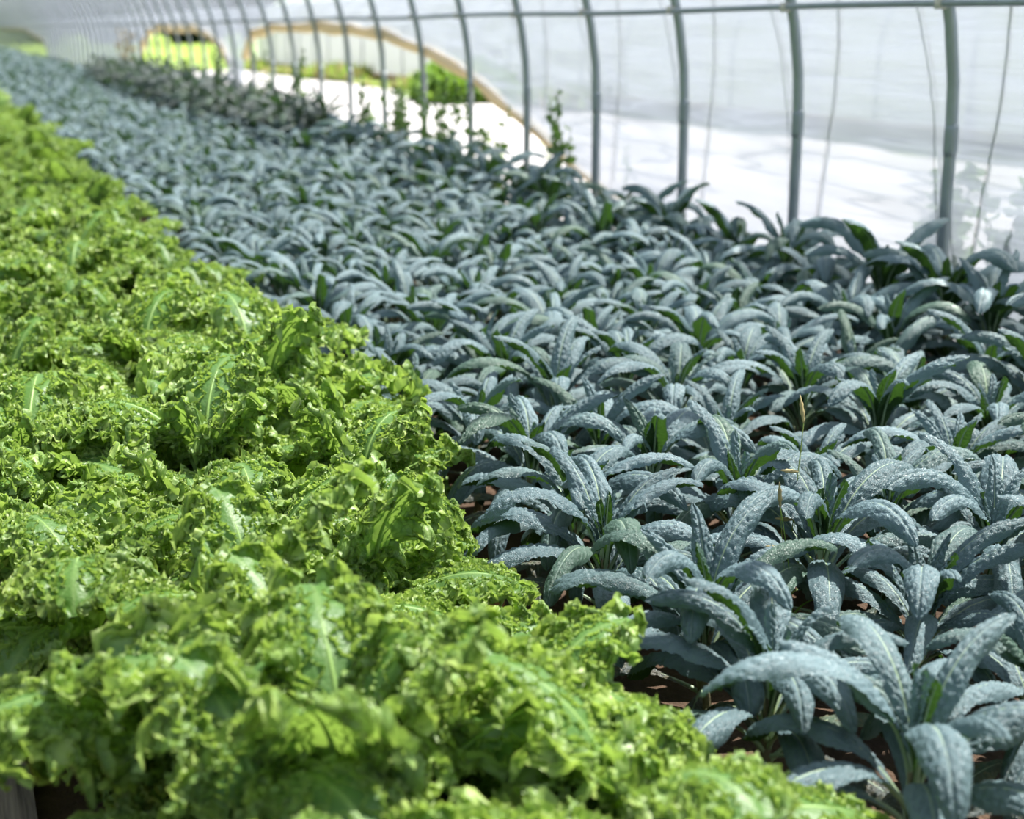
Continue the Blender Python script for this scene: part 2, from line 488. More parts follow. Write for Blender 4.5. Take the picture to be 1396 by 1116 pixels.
def curly_leaf(seed, L, half, e0, e1, nu, nv, power=1.4, rib_n=6, detail=2):
    """broad blade whose outer zone carries rows of tightly ruffled frill; returns blade, rib, frill"""
    r = np.random.default_rng(seed)
    t, p, T, B, N = spine(L, e0, e1, nu, power, r.uniform(-0.4, 0.4))
    pet = 0.22
    q = np.clip((t - pet) / (1 - pet), 0, 1)
    w = half * sstep(-0.05, 0.36, q) * np.sqrt(np.clip(1.03 - ((q - 0.45) / 0.55).clip(0, 1) ** 2.4, 0.02, 1))
    lobes = 1 + 0.17 * np.sin(q * 2 * math.pi * 3.6 + r.uniform(0, 6))
    w = np.where(t < pet * 0.85, 0.005, np.maximum(w * lobes, 0.006))
    v = np.sign(np.linspace(-1, 1, nv)) * np.abs(np.linspace(-1, 1, nv)) ** 0.85
    m = np.abs(v)[None, :]
    side = np.sign(v)[None, :]
    s = t[:, None] * L + 0 * m
    qq = q[:, None]
    e = sstep(0.18, 0.95, m) * sstep(0.02, 0.14, qq)
    across = v[None, :] * w[:, None]
    ss = s + side * 3.7 + across * 0.25

    def wave(lam, sd):
        warp = vnoise(ss / (lam * 2.2), m * 2.5 + side * 9, seed + sd) * 1.8
        return 2 * math.pi * ss / lam + warp + m * r.uniform(1.0, 3.0) + r.uniform(0, 6)
    f1, f2 = wave(0.058, 1), wave(0.024, 2)
    dn = 0.019 * np.sin(f1) + 0.008 * np.sin(f2)
    ds = 0.009 * np.sin(2 * f1 + 0.8) + 0.005 * np.cos(f2)
    do = 0.008 * np.cos(f1 + 1.0) + 0.004 * np.sin(f2 + 2.0)
    cr = sstep(0.34, 0.8, m) * sstep(0.03, 0.14, qq)
    k1, amp = (0.013, 0.004) if detail == 2 else (0.02, 0.008) if detail == 1 else (0.03, 0.014)
    jit = [cr * amp * 1.4 * vnoise(s / k1, across / k1, seed + 60 + a) for a in range(3)]
    droop = r.uniform(-0.75, 0.35)
    puck = 0.0065 * vnoise(s / 0.018, across / 0.018, seed + 31) * sstep(0.08, 0.3, m) * sstep(0.05, 0.2, qq)
    lat = across + side * e * do - side * 0.10 * e * w[:, None] + jit[0]
    h = droop * (0.25 * np.abs(across) + 0.62 * across ** 2 / half) + 0.010 * e + e * dn + puck + jit[1]
    al = e * ds + jit[2]
    P = (p[:, None, :] + B[:, None, :] * lat[..., None] + N[:, None, :] * h[..., None] + T[:, None, :] * al[..., None])
    uv = np.stack(np.broadcast_arrays(t[:, None], (v * 0.5 + 0.5)[None, :]), -1).reshape(-1, 2)
    blade = (P.reshape(-1, 3), grid_faces(nu, nv), uv)
    # rows of frill standing on the blade and fringing its margin
    G = Geo()
    if detail:
        rows = [(0.15, 0.007), (0.27, 0.010), (0.38, 0.012), (0.49, 0.013), (0.60, 0.014), (0.70, 0.015), (0.79, 0.016), (0.87, 0.016), (0.94, 0.018), (1.0, 0.020)] if detail == 2 \
            else [(0.18, 0.009), (0.34, 0.014), (0.52, 0.016), (0.72, 0.020), (0.88, 0.021), (1.0, 0.024)]
        step = 0.0015 if detail == 2 else 0.0027
        lam = 0.0092 if detail == 2 else 0.0135
        nr = 4 if detail == 2 else 3
        for sd in (-1, 1):
            for ri, (mr, wd) in enumerate(rows):
                n = int(L * (1 - pet) * (0.94 - 0.12 * (ri == 0)) / step)
                tt = np.linspace(pet + 0.05 + 0.03 * r.random() + 0.22 * max(0, 0.4 - mr), 0.995 - 0.10 * (mr < 0.6), n)
                wob = np.clip(mr + 0.10 * vnoise(tt * L / 0.022, tt * 0 + ri * 3.1 + sd, seed + 80), 0, 1)
                fu = tt * (nu - 1)
                fv = np.interp(sd * wob, v, np.arange(nv))
                a, b = np.clip(fu.astype(int), 0, nu - 2), np.clip(fv.astype(int), 0, nv - 2)
                x, y = (fu - a)[:, None], (fv - b)[:, None]
                base = (P[a, b] * (1 - x) + P[a + 1, b] * x) * (1 - y) + (P[a, b + 1] * (1 - x) + P[a + 1, b + 1] * x) * y
                tl = P[a + 1, b] - P[a, b]
                tl /= np.linalg.norm(tl, axis=1, keepdims=True) + 1e-9
                ol = (P[a, b + 1] - P[a, b]) * sd
                ol /= np.linalg.norm(ol, axis=1, keepdims=True) + 1e-9
                nl = np.cross(tl, ol) * sd
                nl /= np.linalg.norm(nl, axis=1, keepdims=True) + 1e-9
                arc = tt * L
                tilt = (0.25 + 0.9 * vnoise(arc / 0.022, arc * 0 + ri, seed + 90 + sd))[:, None]
                if mr == 1.0:
                    tilt = tilt * 0.7 + 0.8
                up = nl * np.cos(tilt) + ol * np.sin(tilt)
                ot = ol * np.cos(tilt) - nl * np.sin(tilt)
                ph = 2 * math.pi * arc / lam + 2.2 * vnoise(arc / (lam * 1.7), arc * 0 + 5.5, seed + 100 + ri + 9 * sd) + r.uniform(0, 6)
                hh = wd * (0.75 + 0.45 * vnoise(arc / 0.02, arc * 0 + 7.7, seed + 110 + ri) + 0.13 * vnoise(arc / 0.0055, arc * 0 + 1.7, seed + 120 + ri))
                hh = hh * sstep(0, 0.05, tt - pet - 0.02)
                rr = np.linspace(0, 1, nr)
                amp_o = lam * 0.42 * (0.25 + 1.05 * rr)
                amp_s = lam * 0.24 * rr
                R_ = (base[:, None, :] + up[:, None, :] * (hh[:, None] * (rr - 0.08)[None, :])[..., None]
                      + ot[:, None, :] * (np.sin(ph)[:, None] * amp_o[None, :])[..., None]
                      + tl[:, None, :] * (np.sin(2 * ph + 0.5)[:, None] * amp_s[None, :])[..., None])
                # the free edge curls over
                R_ += (ot * np.sin(ph * 0.31 + ri)[:, None])[:, None, :] * (0.0055 * rr ** 2)[None, :, None]
                mm = np.clip(0.5 + 0.5 * rr, 0, 1) if mr < 0.9 else np.clip(0.6 + 0.4 * rr, 0, 1)
                uvr = np.stack(np.broadcast_arrays(tt[:, None], (0.5 + 0.5 * sd * mm)[None, :]), -1).reshape(-1, 2)
                G.add(R_.reshape(-1, 3), grid_faces(n, nr, sd < 0), uvr)
    k = np.linspace(0, int(nu * 0.86), min(nu, 20)).astype(int)
    rad = np.interp(t[k], [0, 0.25, 0.9], [0.008, 0.0058, 0.0015])
    rib = tube(p[k] - N[k] * 0.002, rad, rib_n)
    if detail:
        fr = (np.concatenate(G.v), np.concatenate(G.f), np.concatenate(G.uv))
        bl = Geo().add(*blade).add(*fr)
        blade = (np.concatenate(bl.v), np.concatenate(bl.f), np.concatenate(bl.uv))
    return blade, rib


# kinds of leaf on a plant: (length, half width, e0, e1, power)
LAC_KINDS = dict(
    inner=[(0.24, 0.022, 88, 55, 1.6), (0.29, 0.027, 85, 20, 1.8), (0.20, 0.017, 89, 74, 1.5)],
    mid=[(0.47, 0.045, 82, -38, 1.6), (0.50, 0.048, 78, -58, 1.6), (0.44, 0.042, 83, -5, 1.7), (0.48, 0.050, 76, -70, 1.8)],
    outer=[(0.50, 0.052, 64, -62, 1.2), (0.52, 0.050, 56, -70, 1.15), (0.47, 0.053, 68, -52, 1.3), (0.50, 0.048, 60, -80, 1.4)],
    old=[(0.44, 0.050, 34, -50, 0.95), (0.41, 0.048, 22, -42, 0.9)],
)
CUR_KINDS = dict(
    inner=[(0.20, 0.060, 86, 60, 1.5), (0.25, 0.072, 82, 38, 1.6)],
    mid=[(0.46, 0.118, 78, -20, 1.7), (0.48, 0.128, 74, -45, 1.6), (0.43, 0.112, 82, 15, 1.8), (0.47, 0.124, 76, -62, 1.9)],
    outer=[(0.50, 0.136, 60, -48, 1.35), (0.51, 0.130, 54, -64, 1.25), (0.48, 0.138, 64, -36, 1.45)],
    old=[(0.44, 0.122, 32, -50, 1.0), (0.46, 0.126, 40, -64, 1.1)],
)


def build_leaf_library(kinds, maker, nu, nv, leaf_mats, rib_mat, prefix, seed0, **kw):
    lib = {}
    for kind, specs in kinds.items():
        rows = []
        for i, (L, hw, e0, e1, pw) in enumerate(specs):
            blade, rib = maker(seed0 + 17 * i + 101 * len(kind), L, hw, e0, e1, nu, nv, power=pw, **kw)
            mat = leaf_mats.get(kind, leaf_mats['all'])
            mb = Geo().add(*blade).mesh(prefix + '_leaf', [mat])
            mr = Geo().add(*rib).mesh(prefix + '_midrib', [rib_mat])
            mj = Geo().add(*blade).add(*rib, mat=1).mesh(prefix + '_leaf_with_rib', [mat, rib_mat])
            rows.append((mb, mr, mj))
        lib[kind] = rows
    return lib


LAC = build_leaf_library(LAC_KINDS, lacinato_leaf, 100, 29, {'all': M['lac'], 'old': M['lac_old']}, M['rib'], 'lacinato', 11)
CUR = build_leaf_library(CUR_KINDS, curly_leaf, 76, 35, {'all': M['curly']}, M['curly_rib'], 'curly', 23, detail=2)

LAC_MID = build_leaf_library(LAC_KINDS, lacinato_leaf, 48, 15, {'all': M['lac'], 'old': M['lac_old']}, M['rib'], 'lacinato', 11)
CUR_MID = build_leaf_library(CUR_KINDS, curly_leaf, 50, 23, {'all': M['curly']}, M['curly_rib'], 'curly', 23, detail=1)

GOLD = math.pi * (3 - math.sqrt(5))


def layout(kind, r, n):
    """(leaf kind, variant, azimuth, height on stalk, tilt, scale) for one plant"""
    out = []
    a0 = r.uniform(0, 6.28)
    K = LAC_KINDS if kind == 'lac' else CUR_KINDS
    for i in range(n):
        f = i / (n - 1)                       # 0 innermost .. 1 lowest
        k = 'inner' if f < 0.13 else 'mid' if f < 0.42 else 'outer' if f < 0.86 else 'old'
        az = a0 + i * GOLD + r.uniform(-0.25, 0.25)
        z = (0.27 - 0.15 * f) if kind == 'lac' else (0.26 - 0.14 * f)
        out.append((k, int(r.integers(len(K[k]))), az, z, r.uniform(-0.14, 0.14), r.uniform(0.84, 1.12)))
    return out


def stalk_mesh(kind, r):
    h = 0.28
    z = np.linspace(-0.04, h, 9)
    pts = np.stack([0.006 * np.sin(z * 25), 0.006 * np.cos(z * 19), z], 1)
    rad = np.interp(z, [0, h], [0.015, 0.012]) * (1 + 0.12 * np.sin(z * 160))
    return Geo().add(*tube(pts, rad, 10)).mesh(kind + '_stalk', [M['lac_stalk'] if kind == 'lac' else M['curly_stalk']])


STALK = {k: stalk_mesh(k, rng) for k in ('lac', 'cur')}


def joined_plant(kind, seed, nl, nu, nv, dusk=False, tall=0.0):
    """all the leaves of one plant in one foliage mesh, for plants the photo shows small"""
    r = np.random.default_rng(seed)
    g = Geo()
    K = LAC_KINDS if kind == 'lac' else CUR_KINDS
    for j, (k, i, az, z, tilt, s) in enumerate(layout(kind, r, nl)):
        L, hw, e0, e1, pw = K[k][i]
        if kind == 'lac':
            blade, rib = lacinato_leaf(seed + j, L, hw, e0, e1, nu, nv, power=pw, rib_n=4)
        else:
            blade, rib = curly_leaf(seed + j, L, hw, e0, e1, nu, nv, power=pw, rib_n=4, detail=1 if nu > 40 else 0)
        z2 = z + tall * (0.4 + 0.6 * r.random() if tall else 0)
        g.add(xf(blade[0], az, tilt, s, (0, 0, z2)), blade[1], blade[2], 2 if k == 'old' else 0)
        if nu > 20:
            g.add(xf(rib[0], az, tilt, s, (0, 0, z2)), rib[1], rib[2], 1)
    return g


def plant_with_leaves(kind, root, seed, n, ribs, fine, hscale=1.0):
    r = np.random.default_rng(seed)
    lib = (LAC if fine else LAC_MID) if kind == 'lac' else (CUR if fine else CUR_MID)
    for (k, i, az, z, tilt, s) in layout(kind, r, n):
        mb, mr, mj = lib[k][i]
        lf = place('leaf', mb if ribs else mj, root, (0, 0, z * hscale), (0, tilt, az), s)
        lf.rotation_mode = 'XYZ'
        if k == 'old' and kind == 'lac' and r.random() < 0.05:
            lf.data = lf.data.copy()
            lf.data.materials[0] = M['yellow']
            lf['label'] = 'yellowed leaf'
        elif k == 'old' and kind == 'lac':
            lf['label'] = 'drooping spotted old leaf'
        elif k == 'inner':
            lf['label'] = 'small upright young leaf'
        if ribs:
            place('midrib', mr, lf)
    place('stalk', STALK[kind], root, (0, 0, 0), (0, 0, r.uniform(0, 6)), (1, 1, hscale))


# ------------------------------------------------------------------ rows of plants
ORD = ('first second third fourth fifth sixth seventh eighth ninth tenth eleventh twelfth thirteenth fourteenth fifteenth '
       'sixteenth seventeenth eighteenth nineteenth twentieth').split()
TENS = {2: 'twenty', 3: 'thirty', 4: 'forty'}


def ordinal(n):
    if n <= 20:
        return ORD[n - 1]
    if n % 10 == 0:
        return {30: 'thirtieth', 40: 'fortieth', 50: 'fiftieth'}[n]
    return TENS[n // 10] + '-' + ORD[n % 10 - 1]


def in_frame(X, Y, pad=0.0):
    x, y, d = project(X, Y, 0.35)
    return -40 - pad < x < 1436 + pad and y < 1180 + pad


lac_far = [joined_plant('lac', 900 + i * 50, 18, 26, 9).mesh('lacinato_foliage', [M['lac'], M['rib'], M['lac_old']]) for i in range(5)]
cur_far = [joined_plant('cur', 1900 + i * 50, 11, 42, 19).mesh('curly_foliage', [M['curly'], M['curly_rib'], M['curly']]) for i in range(5)]

LAC_ROWS = [1.74, 2.19, 2.64, 3.09, 3.54, 3.98, 4.38]
LAC_ROW_NAMES = ['the row edging the curly kale', 'the second row from the curly kale', 'the third row from the curly kale',
                 'the middle row of blue-green kale', 'the third row from the plastic wall', 'the second row from the plastic wall',
                 'the row along the plastic wall']
LAC_Y0 = [3.83, 3.62, 3.86, 3.70, 3.60, 3.80, 3.66]
CUR_ROWS = [0.22, 0.67, 1.10]
CUR_ROW_NAMES = ['the curly row beside the board', 'the middle curly row', 'the curly row edging the blue-green kale']
SP = 0.45
NEAR, RIBS, SOLO = 10.0, 6.2, 20.5
lac_stuff, cur_stuff = [], []


def grow(kind, row, X, y0, spacing, ymin, names):
    k0 = int(math.floor((ymin - y0) / spacing))
    nth = 0
    base = 'lacinato_kale' if kind == 'lac' else 'curly_kale'
    for k in range(k0, 400):
        r = np.random.default_rng(5000 + 977 * row + 31 * k + (0 if kind == 'lac' else 300000))
        Y = y0 + k * spacing + r.uniform(-0.07, 0.07)
        Xp = X + r.uniform(-0.06, 0.06)
        if Y > 104:
            break
        if not in_frame(Xp, Y, 120 if Y < 6 else 10):
            continue
        d = project(Xp, Y, 0.3)[2]
        sc = float(r.uniform(0.88, 1.12))
        if kind == 'cur':
            sc *= 1.0 + 0.13 * math.sin(k * 2.4 + row * 1.9)
        if kind == 'cur' and Y < 3.4:
            if row == 2 and Y > 2.2:
                Xp -= 0.15
            else:
                sc *= 1.0 if row == 2 else 1.12
                Xp -= (0.0, 0.10, 0.10)[row]
        if kind == 'cur' and row == 0:
            if 2.62 < Y < 3.2:
                continue
            if Y < 2.9:
                Xp += 0.16
        if kind == 'cur' and row == 2 and 4.85 < Y < 5.3:
            sc *= 1.25
        if kind == 'cur':
            sc *= 1.06
        elif row < 5 and Y < 3.5:
            sc *= 1.06
            Xp -= 0.09 if row == 0 else 0.0
        elif row >= 5:
            sc *= 1.14 if row == 5 else 1.36
        seed = int(r.integers(1 << 30))
        vis = in_frame(Xp, Y)
        if vis:
            nth += 1
        if d > (SOLO if kind == 'lac' else 24):
            (lac_stuff if kind == 'lac' else cur_stuff).append((Xp, Y, r.uniform(0, 6.28), sc, seed, d))
            continue
        root = empty(base, (Xp, Y, 0), float(r.uniform(0, 6.28)))
        root.scale = (sc, sc, sc)
        size = 'tall' if sc > 1.3 else 'small' if sc < 0.95 else 'large' if sc > 1.1 else 'mid-sized'
        if d < NEAR:
            plant_with_leaves(kind, root, seed, 25 if kind == 'lac' else 12, d < RIBS, d < (6.2 if kind == 'lac' else 4.9))
            if kind == 'lac':
                lab = f'{size} blistered blue-green kale, {ordinal(max(nth, 1))} along {names[row]}'
            else:
                lab = f'{size} frilly light-green kale, {ordinal(max(nth, 1))} along {names[row]}'
            if not vis:
                lab = f'{size} {"blue-green" if kind == "lac" else "frilly light-green"} kale cropped by the picture edge, {names[row]}'
            tag(root, lab, 'kale plant', ('blue-green kale plants in rows' if kind == 'lac' else 'curly kale plants in rows'))
        else:
            place('foliage', (lac_far if kind == 'lac' else cur_far)[int(r.integers(5))], root)
            place('stalk', STALK[kind], root)
            if kind == 'lac':
                tag(root, f'small out-of-focus blue-green kale far up {names[row]}', 'kale plant', f'blurred blue-green kale far up {names[row]}')
            else:
                tag(root, f'small out-of-focus light-green frilly kale far up {names[row]}', 'kale plant', f'blurred curly kale far up {names[row]}')


for i, X in enumerate(LAC_ROWS):
    grow('lac', i, X, LAC_Y0[i], SP, 1.2, LAC_ROW_NAMES)
for i, X in enumerate(CUR_ROWS):
    grow('cur', i, X, 2.05 + 0.19 * i, 0.44, 1.3, CUR_ROW_NAMES)


def stuff_field(name, kind, spots, protos, label, cat, mats):
    g = Geo()
    for n, (X, Y, a, s, seed, d) in enumerate(spots):
        if d > 38 and n % 2:
            continue
        if d > 38:
            s = s * 1.25
        if X > 4.2:
            s *= 0.8
            X -= 0.1
        p = protos[seed % len(protos)]
        for v, f, uv, m in zip(p.v, p.f, p.uv, p.m):
            g.add(xf(v, a, 0, s, (X, Y, 0)), f - f.min(), uv, m[0])
    o = place(name, g.mesh(name, mats))
    tag(o, label, cat, None, 'stuff')


lac_low = [joined_plant('lac', 3900 + i * 50, 12, 12, 5) for i in range(4)]
cur_low = [joined_plant('cur', 4900 + i * 50, 9, 18, 11) for i in range(4)]
stuff_field('lacinato_kale_field', 'lac', lac_stuff, lac_low, 'far blue-green kale rows blurred together towards the tunnel end', 'kale rows', [M['lac'], M['rib'], M['lac_old']])
stuff_field('curly_kale_field', 'cur', cur_stuff, cur_low, 'far light-green curly kale rows blurred together beyond the separate plants', 'kale rows', [M['curly'], M['curly_rib'], M['curly']])

# ------------------------------------------------------------------ ground
XW = 5.0                       # line of the hoops along the wall
XL = -4.0
Y_END = 112.0
HOOP0, HOOP_SP = 6.21, 1.462
Z0, ARC_B = 1.2, 3.6
XC, ARC_A = (XW + XL) / 2, (XW - XL) / 2

nx, ny = 90, 260
gx = np.linspace(XL - 0.1, XW + 0.1, nx)
gy = np.concatenate([np.linspace(-3, 14, 160), np.linspace(14.4, Y_END, ny - 160)])
GX, GY = np.meshgrid(gx, gy, indexing='ij')
GZ = 0.025 * vnoise(GX * 2.2, GY * 2.2, 3) + 0.012 * vnoise(GX * 7, GY * 7, 4) - 0.03
fl = Geo().add(np.stack([GX, GY, GZ], -1).reshape(-1, 3), grid_faces(nx, ny), np.stack([GX, GY], -1).reshape(-1, 2)).mesh('floor', [M['soil']])
tag(place('floor', fl), 'brown soil floor of the growing tunnel', 'floor', None, 'structure')

v, f, uv = np.array([[-80, -30, -0.12], [400, -30, -0.12], [400, 600, -0.12], [-80, 600, -0.12]], float), np.array([[0, 1, 2, 3]]), np.array([[0, 0], [1, 0], [1, 1], [0, 1]], float)
tag(place('ground', Geo().add(v, f, uv).mesh('ground', [M['meadow']])), 'bright green meadow outside the tunnel', 'ground', None, 'structure')

# white sheet on the ground outside
sx, sy = np.linspace(5.35, 13.6, 50), np.linspace(2.0, 66, 200)
SX, SY = np.meshgrid(sx, sy, indexing='ij')
SZ = -0.05 + 0.04 * vnoise(SX * 1.1, SY * 0.9, 8) + 0.02 * vnoise(SX * 3.1, SY * 2.7, 9)
SXX = SX + 0.3 * vnoise(SY * 0.3, SY * 0 + 2.2, 10) * (SX - 5.35) / 8
sh = Geo().add(np.stack([SXX, SY, SZ], -1).reshape(-1, 3), grid_faces(50, 200), np.stack([SX, SY], -1).reshape(-1, 2)).mesh('ground_sheet', [M['sheet']])
tag(place('ground_sheet', sh), 'sunlit white ground sheet spread outside between the two tunnels', 'ground sheet')

# weathered board edging the bed
bd = Geo()
bd.add(*box(-0.24, 0.075, 0.6, 4.6, -0.02, 0.05))
tag(place('wooden_board', bd.mesh('wooden_board', [M['wood']], False)), 'weathered grey-brown wooden board lying beside the curly kale bed', 'board')


# ------------------------------------------------------------------ tunnel frame
def hoop_path(n=40, x_in=0.0):
    z = np.linspace(-0.2, Z0, 6)
    right = np.stack([np.full(6, XW - x_in), z], 1)
    th = np.linspace(0, math.pi, n)[1:-1]
    arc = np.stack([XC + (ARC_A - x_in) * np.cos(th), Z0 + (ARC_B - x_in) * np.sin(th)], 1)
    left = np.stack([np.full(6, XL + x_in), z[::-1]], 1)
    return np.concatenate([right, arc, left])


hp = hoop_path()
hoop_pts = np.stack([hp[:, 0], np.zeros(len(hp)), hp[:, 1]], 1)
hoop_me = Geo().add(*tube(hoop_pts, 0.033, 12)).mesh('steel_hoop', [M['steel']])
sl = Geo().add(*tube(np.array([[XW, 0, 1.10], [XW, 0, 1.13], [XW, 0, 1.24], [XW, 0, 1.27]]), [0.034, 0.038, 0.038, 0.034], 12))
sleeve_me = sl.mesh('joint_sleeve', [M['steel']])
PZ = 1.875
PXI = XC + ARC_A * math.sqrt(1 - ((PZ - Z0) / ARC_B) ** 2)          # pipe axis at the purlin's height
cl = Geo()
th = np.linspace(0, 2 * math.pi, 13)
cl.add(*tube(np.stack([PXI + 0.036 * np.cos(th), 0.036 * np.sin(th), np.full(13, PZ + 0.004)], 1), 0.012, 6, False))
cl.add(*box(PXI - 0.075, PXI - 0.03, -0.022, 0.022, PZ - 0.025, PZ + 0.03))
clamp_me = cl.mesh('clamp', [M['clamp']])
n_hoops = int((Y_END - HOOP0 + 3 * HOOP_SP) / HOOP_SP) + 1
vis_n = 0
for i in range(-2, n_hoops - 2):
    Y = HOOP0 + i * HOOP_SP
    o = place('steel_hoop', hoop_me, None, (0, Y, 0))
    if i < 0:
        lab = 'bare steel hoop arching overhead before the first hoop in view' if i == -1 else 'bare steel hoop over the camera end of the beds'
        tag(o, lab, 'tunnel hoop', 'steel hoops along the plastic wall')
    elif i < 13:
        tag(o, f'grey steel hoop, {ordinal(i + 1)} along the plastic wall from the camera end', 'tunnel hoop', 'steel hoops along the plastic wall')
    else:
        tag(o, 'thin out-of-focus steel hoop at the far end of the tunnel', 'tunnel hoop', 'far steel hoops')
    if -1 <= i < 22:
        place('joint_sleeve', sleeve_me, o)
        c = place('clamp', clamp_me, o)
        c['label'] = 'pale purlin clamp'

py = np.arange(2.0, Y_END, 0.5)
pp = np.stack([np.full(len(py), PXI - 0.052) + 0.004 * np.sin(py), py, PZ + 0.008 * np.sin(py * 1.1)], 1)
tag(place('purlin_pipe', Geo().add(*tube(pp, 0.019, 10)).mesh('purlin_pipe', [M['steel']])), 'long thin horizontal steel pipe clamped to the hoops', 'pipe')

# ------------------------------------------------------------------ plastic film
EDGE = np.array([(-5, 0.03), (9.0, 0.05), (10.4, 0.40), (11.6, 0.75), (12.32, 0.93), (13.82, 1.34), (15.3, 1.58), (17.0, 1.74), (19.2, 1.80), (22.7, 1.80),
                 (24.1, 1.68), (24.75, 1.42), (25.05, 0.25), (26.1, 0.25), (26.4, 1.40), (27.7, 1.64), (29.2, 1.78), (33.9, 1.80), (35.7, 1.70),
                 (37.6, 1.25), (38.0, 0.2), (66, 0.2), (68.3, 1.30), (72.6, 1.46), (80, 1.78), (112, 1.80)])


def edge_z(y):
    return np.interp(y, EDGE[:, 0], EDGE[:, 1])


ZTOP = 2.10


def arch_x(z, out=0.045):
    zz = np.maximum(z - Z0, 0)
    return XC + (ARC_A + out) * np.sqrt(np.clip(1 - (zz / (ARC_B + out)) ** 2, 0, 1))


fy = np.concatenate([np.arange(-1, 13, 0.07), np.arange(13, 40, 0.14), np.arange(40, Y_END, 0.5)])
nz_ = 34
FT = np.linspace(0, 1, nz_)
FY, FTT = np.meshgrid(fy, FT, indexing='ij')
EZ = edge_z(FY)
FZ = EZ + (ZTOP - EZ) * FTT
frac = ((FY - HOOP0) / HOOP_SP) % 1.0
slack = np.sin(math.pi * frac)
wr = 0.018 * vnoise(FY * 1.3, FZ * 7 + vnoise(FY * 0.8, FZ * 2, 5) * 1.5, 21) + 0.007 * vnoise(FY * 3.1, FZ * 19, 22)
FX = arch_x(FZ, 0.055) + slack * (0.015 + wr) * 1.0 + 0.006
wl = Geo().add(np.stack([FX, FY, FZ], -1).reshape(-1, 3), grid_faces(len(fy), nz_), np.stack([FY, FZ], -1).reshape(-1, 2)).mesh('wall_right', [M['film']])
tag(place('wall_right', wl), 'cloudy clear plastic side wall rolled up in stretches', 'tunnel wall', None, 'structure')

# roof film over the hoops and down the other side
zr = hoop_path(48, -0.05)
start = next(i for i, p in enumerate(zr) if p[1] > ZTOP)
zr = np.concatenate([[[arch_x(np.array(ZTOP), 0.05), ZTOP]], zr[start:]])
ry = np.concatenate([np.arange(-4, 40, 0.3), np.arange(40, Y_END, 1.2)])
RY, RI = np.meshgrid(ry, np.arange(len(zr)), indexing='ij')
RX, RZ = zr[RI, 0], zr[RI, 1]
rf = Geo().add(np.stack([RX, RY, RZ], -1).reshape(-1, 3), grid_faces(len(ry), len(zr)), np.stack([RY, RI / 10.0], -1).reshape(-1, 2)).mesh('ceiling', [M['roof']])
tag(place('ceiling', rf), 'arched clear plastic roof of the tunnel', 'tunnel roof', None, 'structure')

# bundle of rolled film along the wall's lower edge
ey = np.concatenate([np.arange(8.8, 25.0, 0.12), ])
ez = edge_z(ey)


def roll(name, y0, y1, label):
    ey = np.arange(y0, y1, 0.1)
    ez = edge_z(ey)
    ez = np.convolve(np.pad(ez, 4, mode='edge'), np.ones(9) / 9, 'valid')
    rad = 0.030 + 0.048 * sstep(0.2, 1.7, ez)
    rad = rad * (1 + 0.30 * vnoise(ey * 1.9, ey * 0 + 1.5, 41))
    ez = ez - 0.035 * np.sin(math.pi * (((ey - HOOP0) / HOOP_SP) % 1.0))
    px = arch_x(ez, 0.055) + 0.05
    pts = np.stack([px, ey, ez + 0.02 * vnoise(ey * 1.2, ey * 0 + 4.4, 42)], 1)
    tag(place(name, Geo().add(*tube(pts, rad, 12)).mesh(name, [M['roll']])), label, 'rolled curtain', 'rolled curtain edges')


roll('curtain_roll', 9.0, 24.9, 'tan rolled-up curtain edge slanting up behind the middle hoops')
roll('curtain_roll', 26.3, 37.8, 'tan rolled-up curtain edge over the arched gap with the green field')
roll('curtain_roll', 67.5, 111, 'tan rolled-up curtain edge at the far end of the tunnel')

# ropes that hold the curtain in, two from the foot of each hoop
rope_n = 0
for i in range(0, 9):
    Y = HOOP0 + i * HOOP_SP
    for sgn in (-1, 1):
        zb = max(0.25, float(edge_z(Y)) + 0.1)
        if zb > 1.3:
            continue
        z = np.linspace(zb, 2.6, 24)
        k = (z - 0.25) / 2.0
        yy = Y + sgn * (0.10 + 0.34 * np.clip(k, 0, 1.3) ** 1.3)
        x = arch_x(z, 0.055) + 0.045
        me = Geo().add(*tube(np.stack([x, yy, z], 1), 0.0075, 6)).mesh('tie_rope', [M['rope']])
        side = 'camera side' if sgn < 0 else 'far side'
        tag(place('tie_rope', me), f'thin tan rope outside the plastic on the {side} of the {ordinal(i + 1)} hoop', 'rope', 'ropes outside the plastic wall')


# ------------------------------------------------------------------ small leaves, weeds
def blob_leaf(g, r, pos, size, mat=0, direction=None):
    """one small cupped leaf of 2x3 quads"""
    d = direction if direction is not None else r.normal(size=3)
    d = d / (np.linalg.norm(d) + 1e-9)
    s = np.cross(d, r.normal(size=3))
    s /= np.linalg.norm(s) + 1e-9
    n = np.cross(d, s)
    u = np.linspace(0, 1, 4)
    w = np.array([0.12, 0.42, 0.38, 0.05])
    v = []
    for a, b in zip(u, w):
        for q in (-1, 0, 1):
            v.append(pos + size * (d * a + s * b * q + n * (0.14 * abs(q) * b * 2 - 0.25 * a * a)))
    g.add(np.array(v), grid_faces(4, 3), np.stack([np.repeat(u, 3), np.tile([0, .5, 1], 4)], 1), mat)


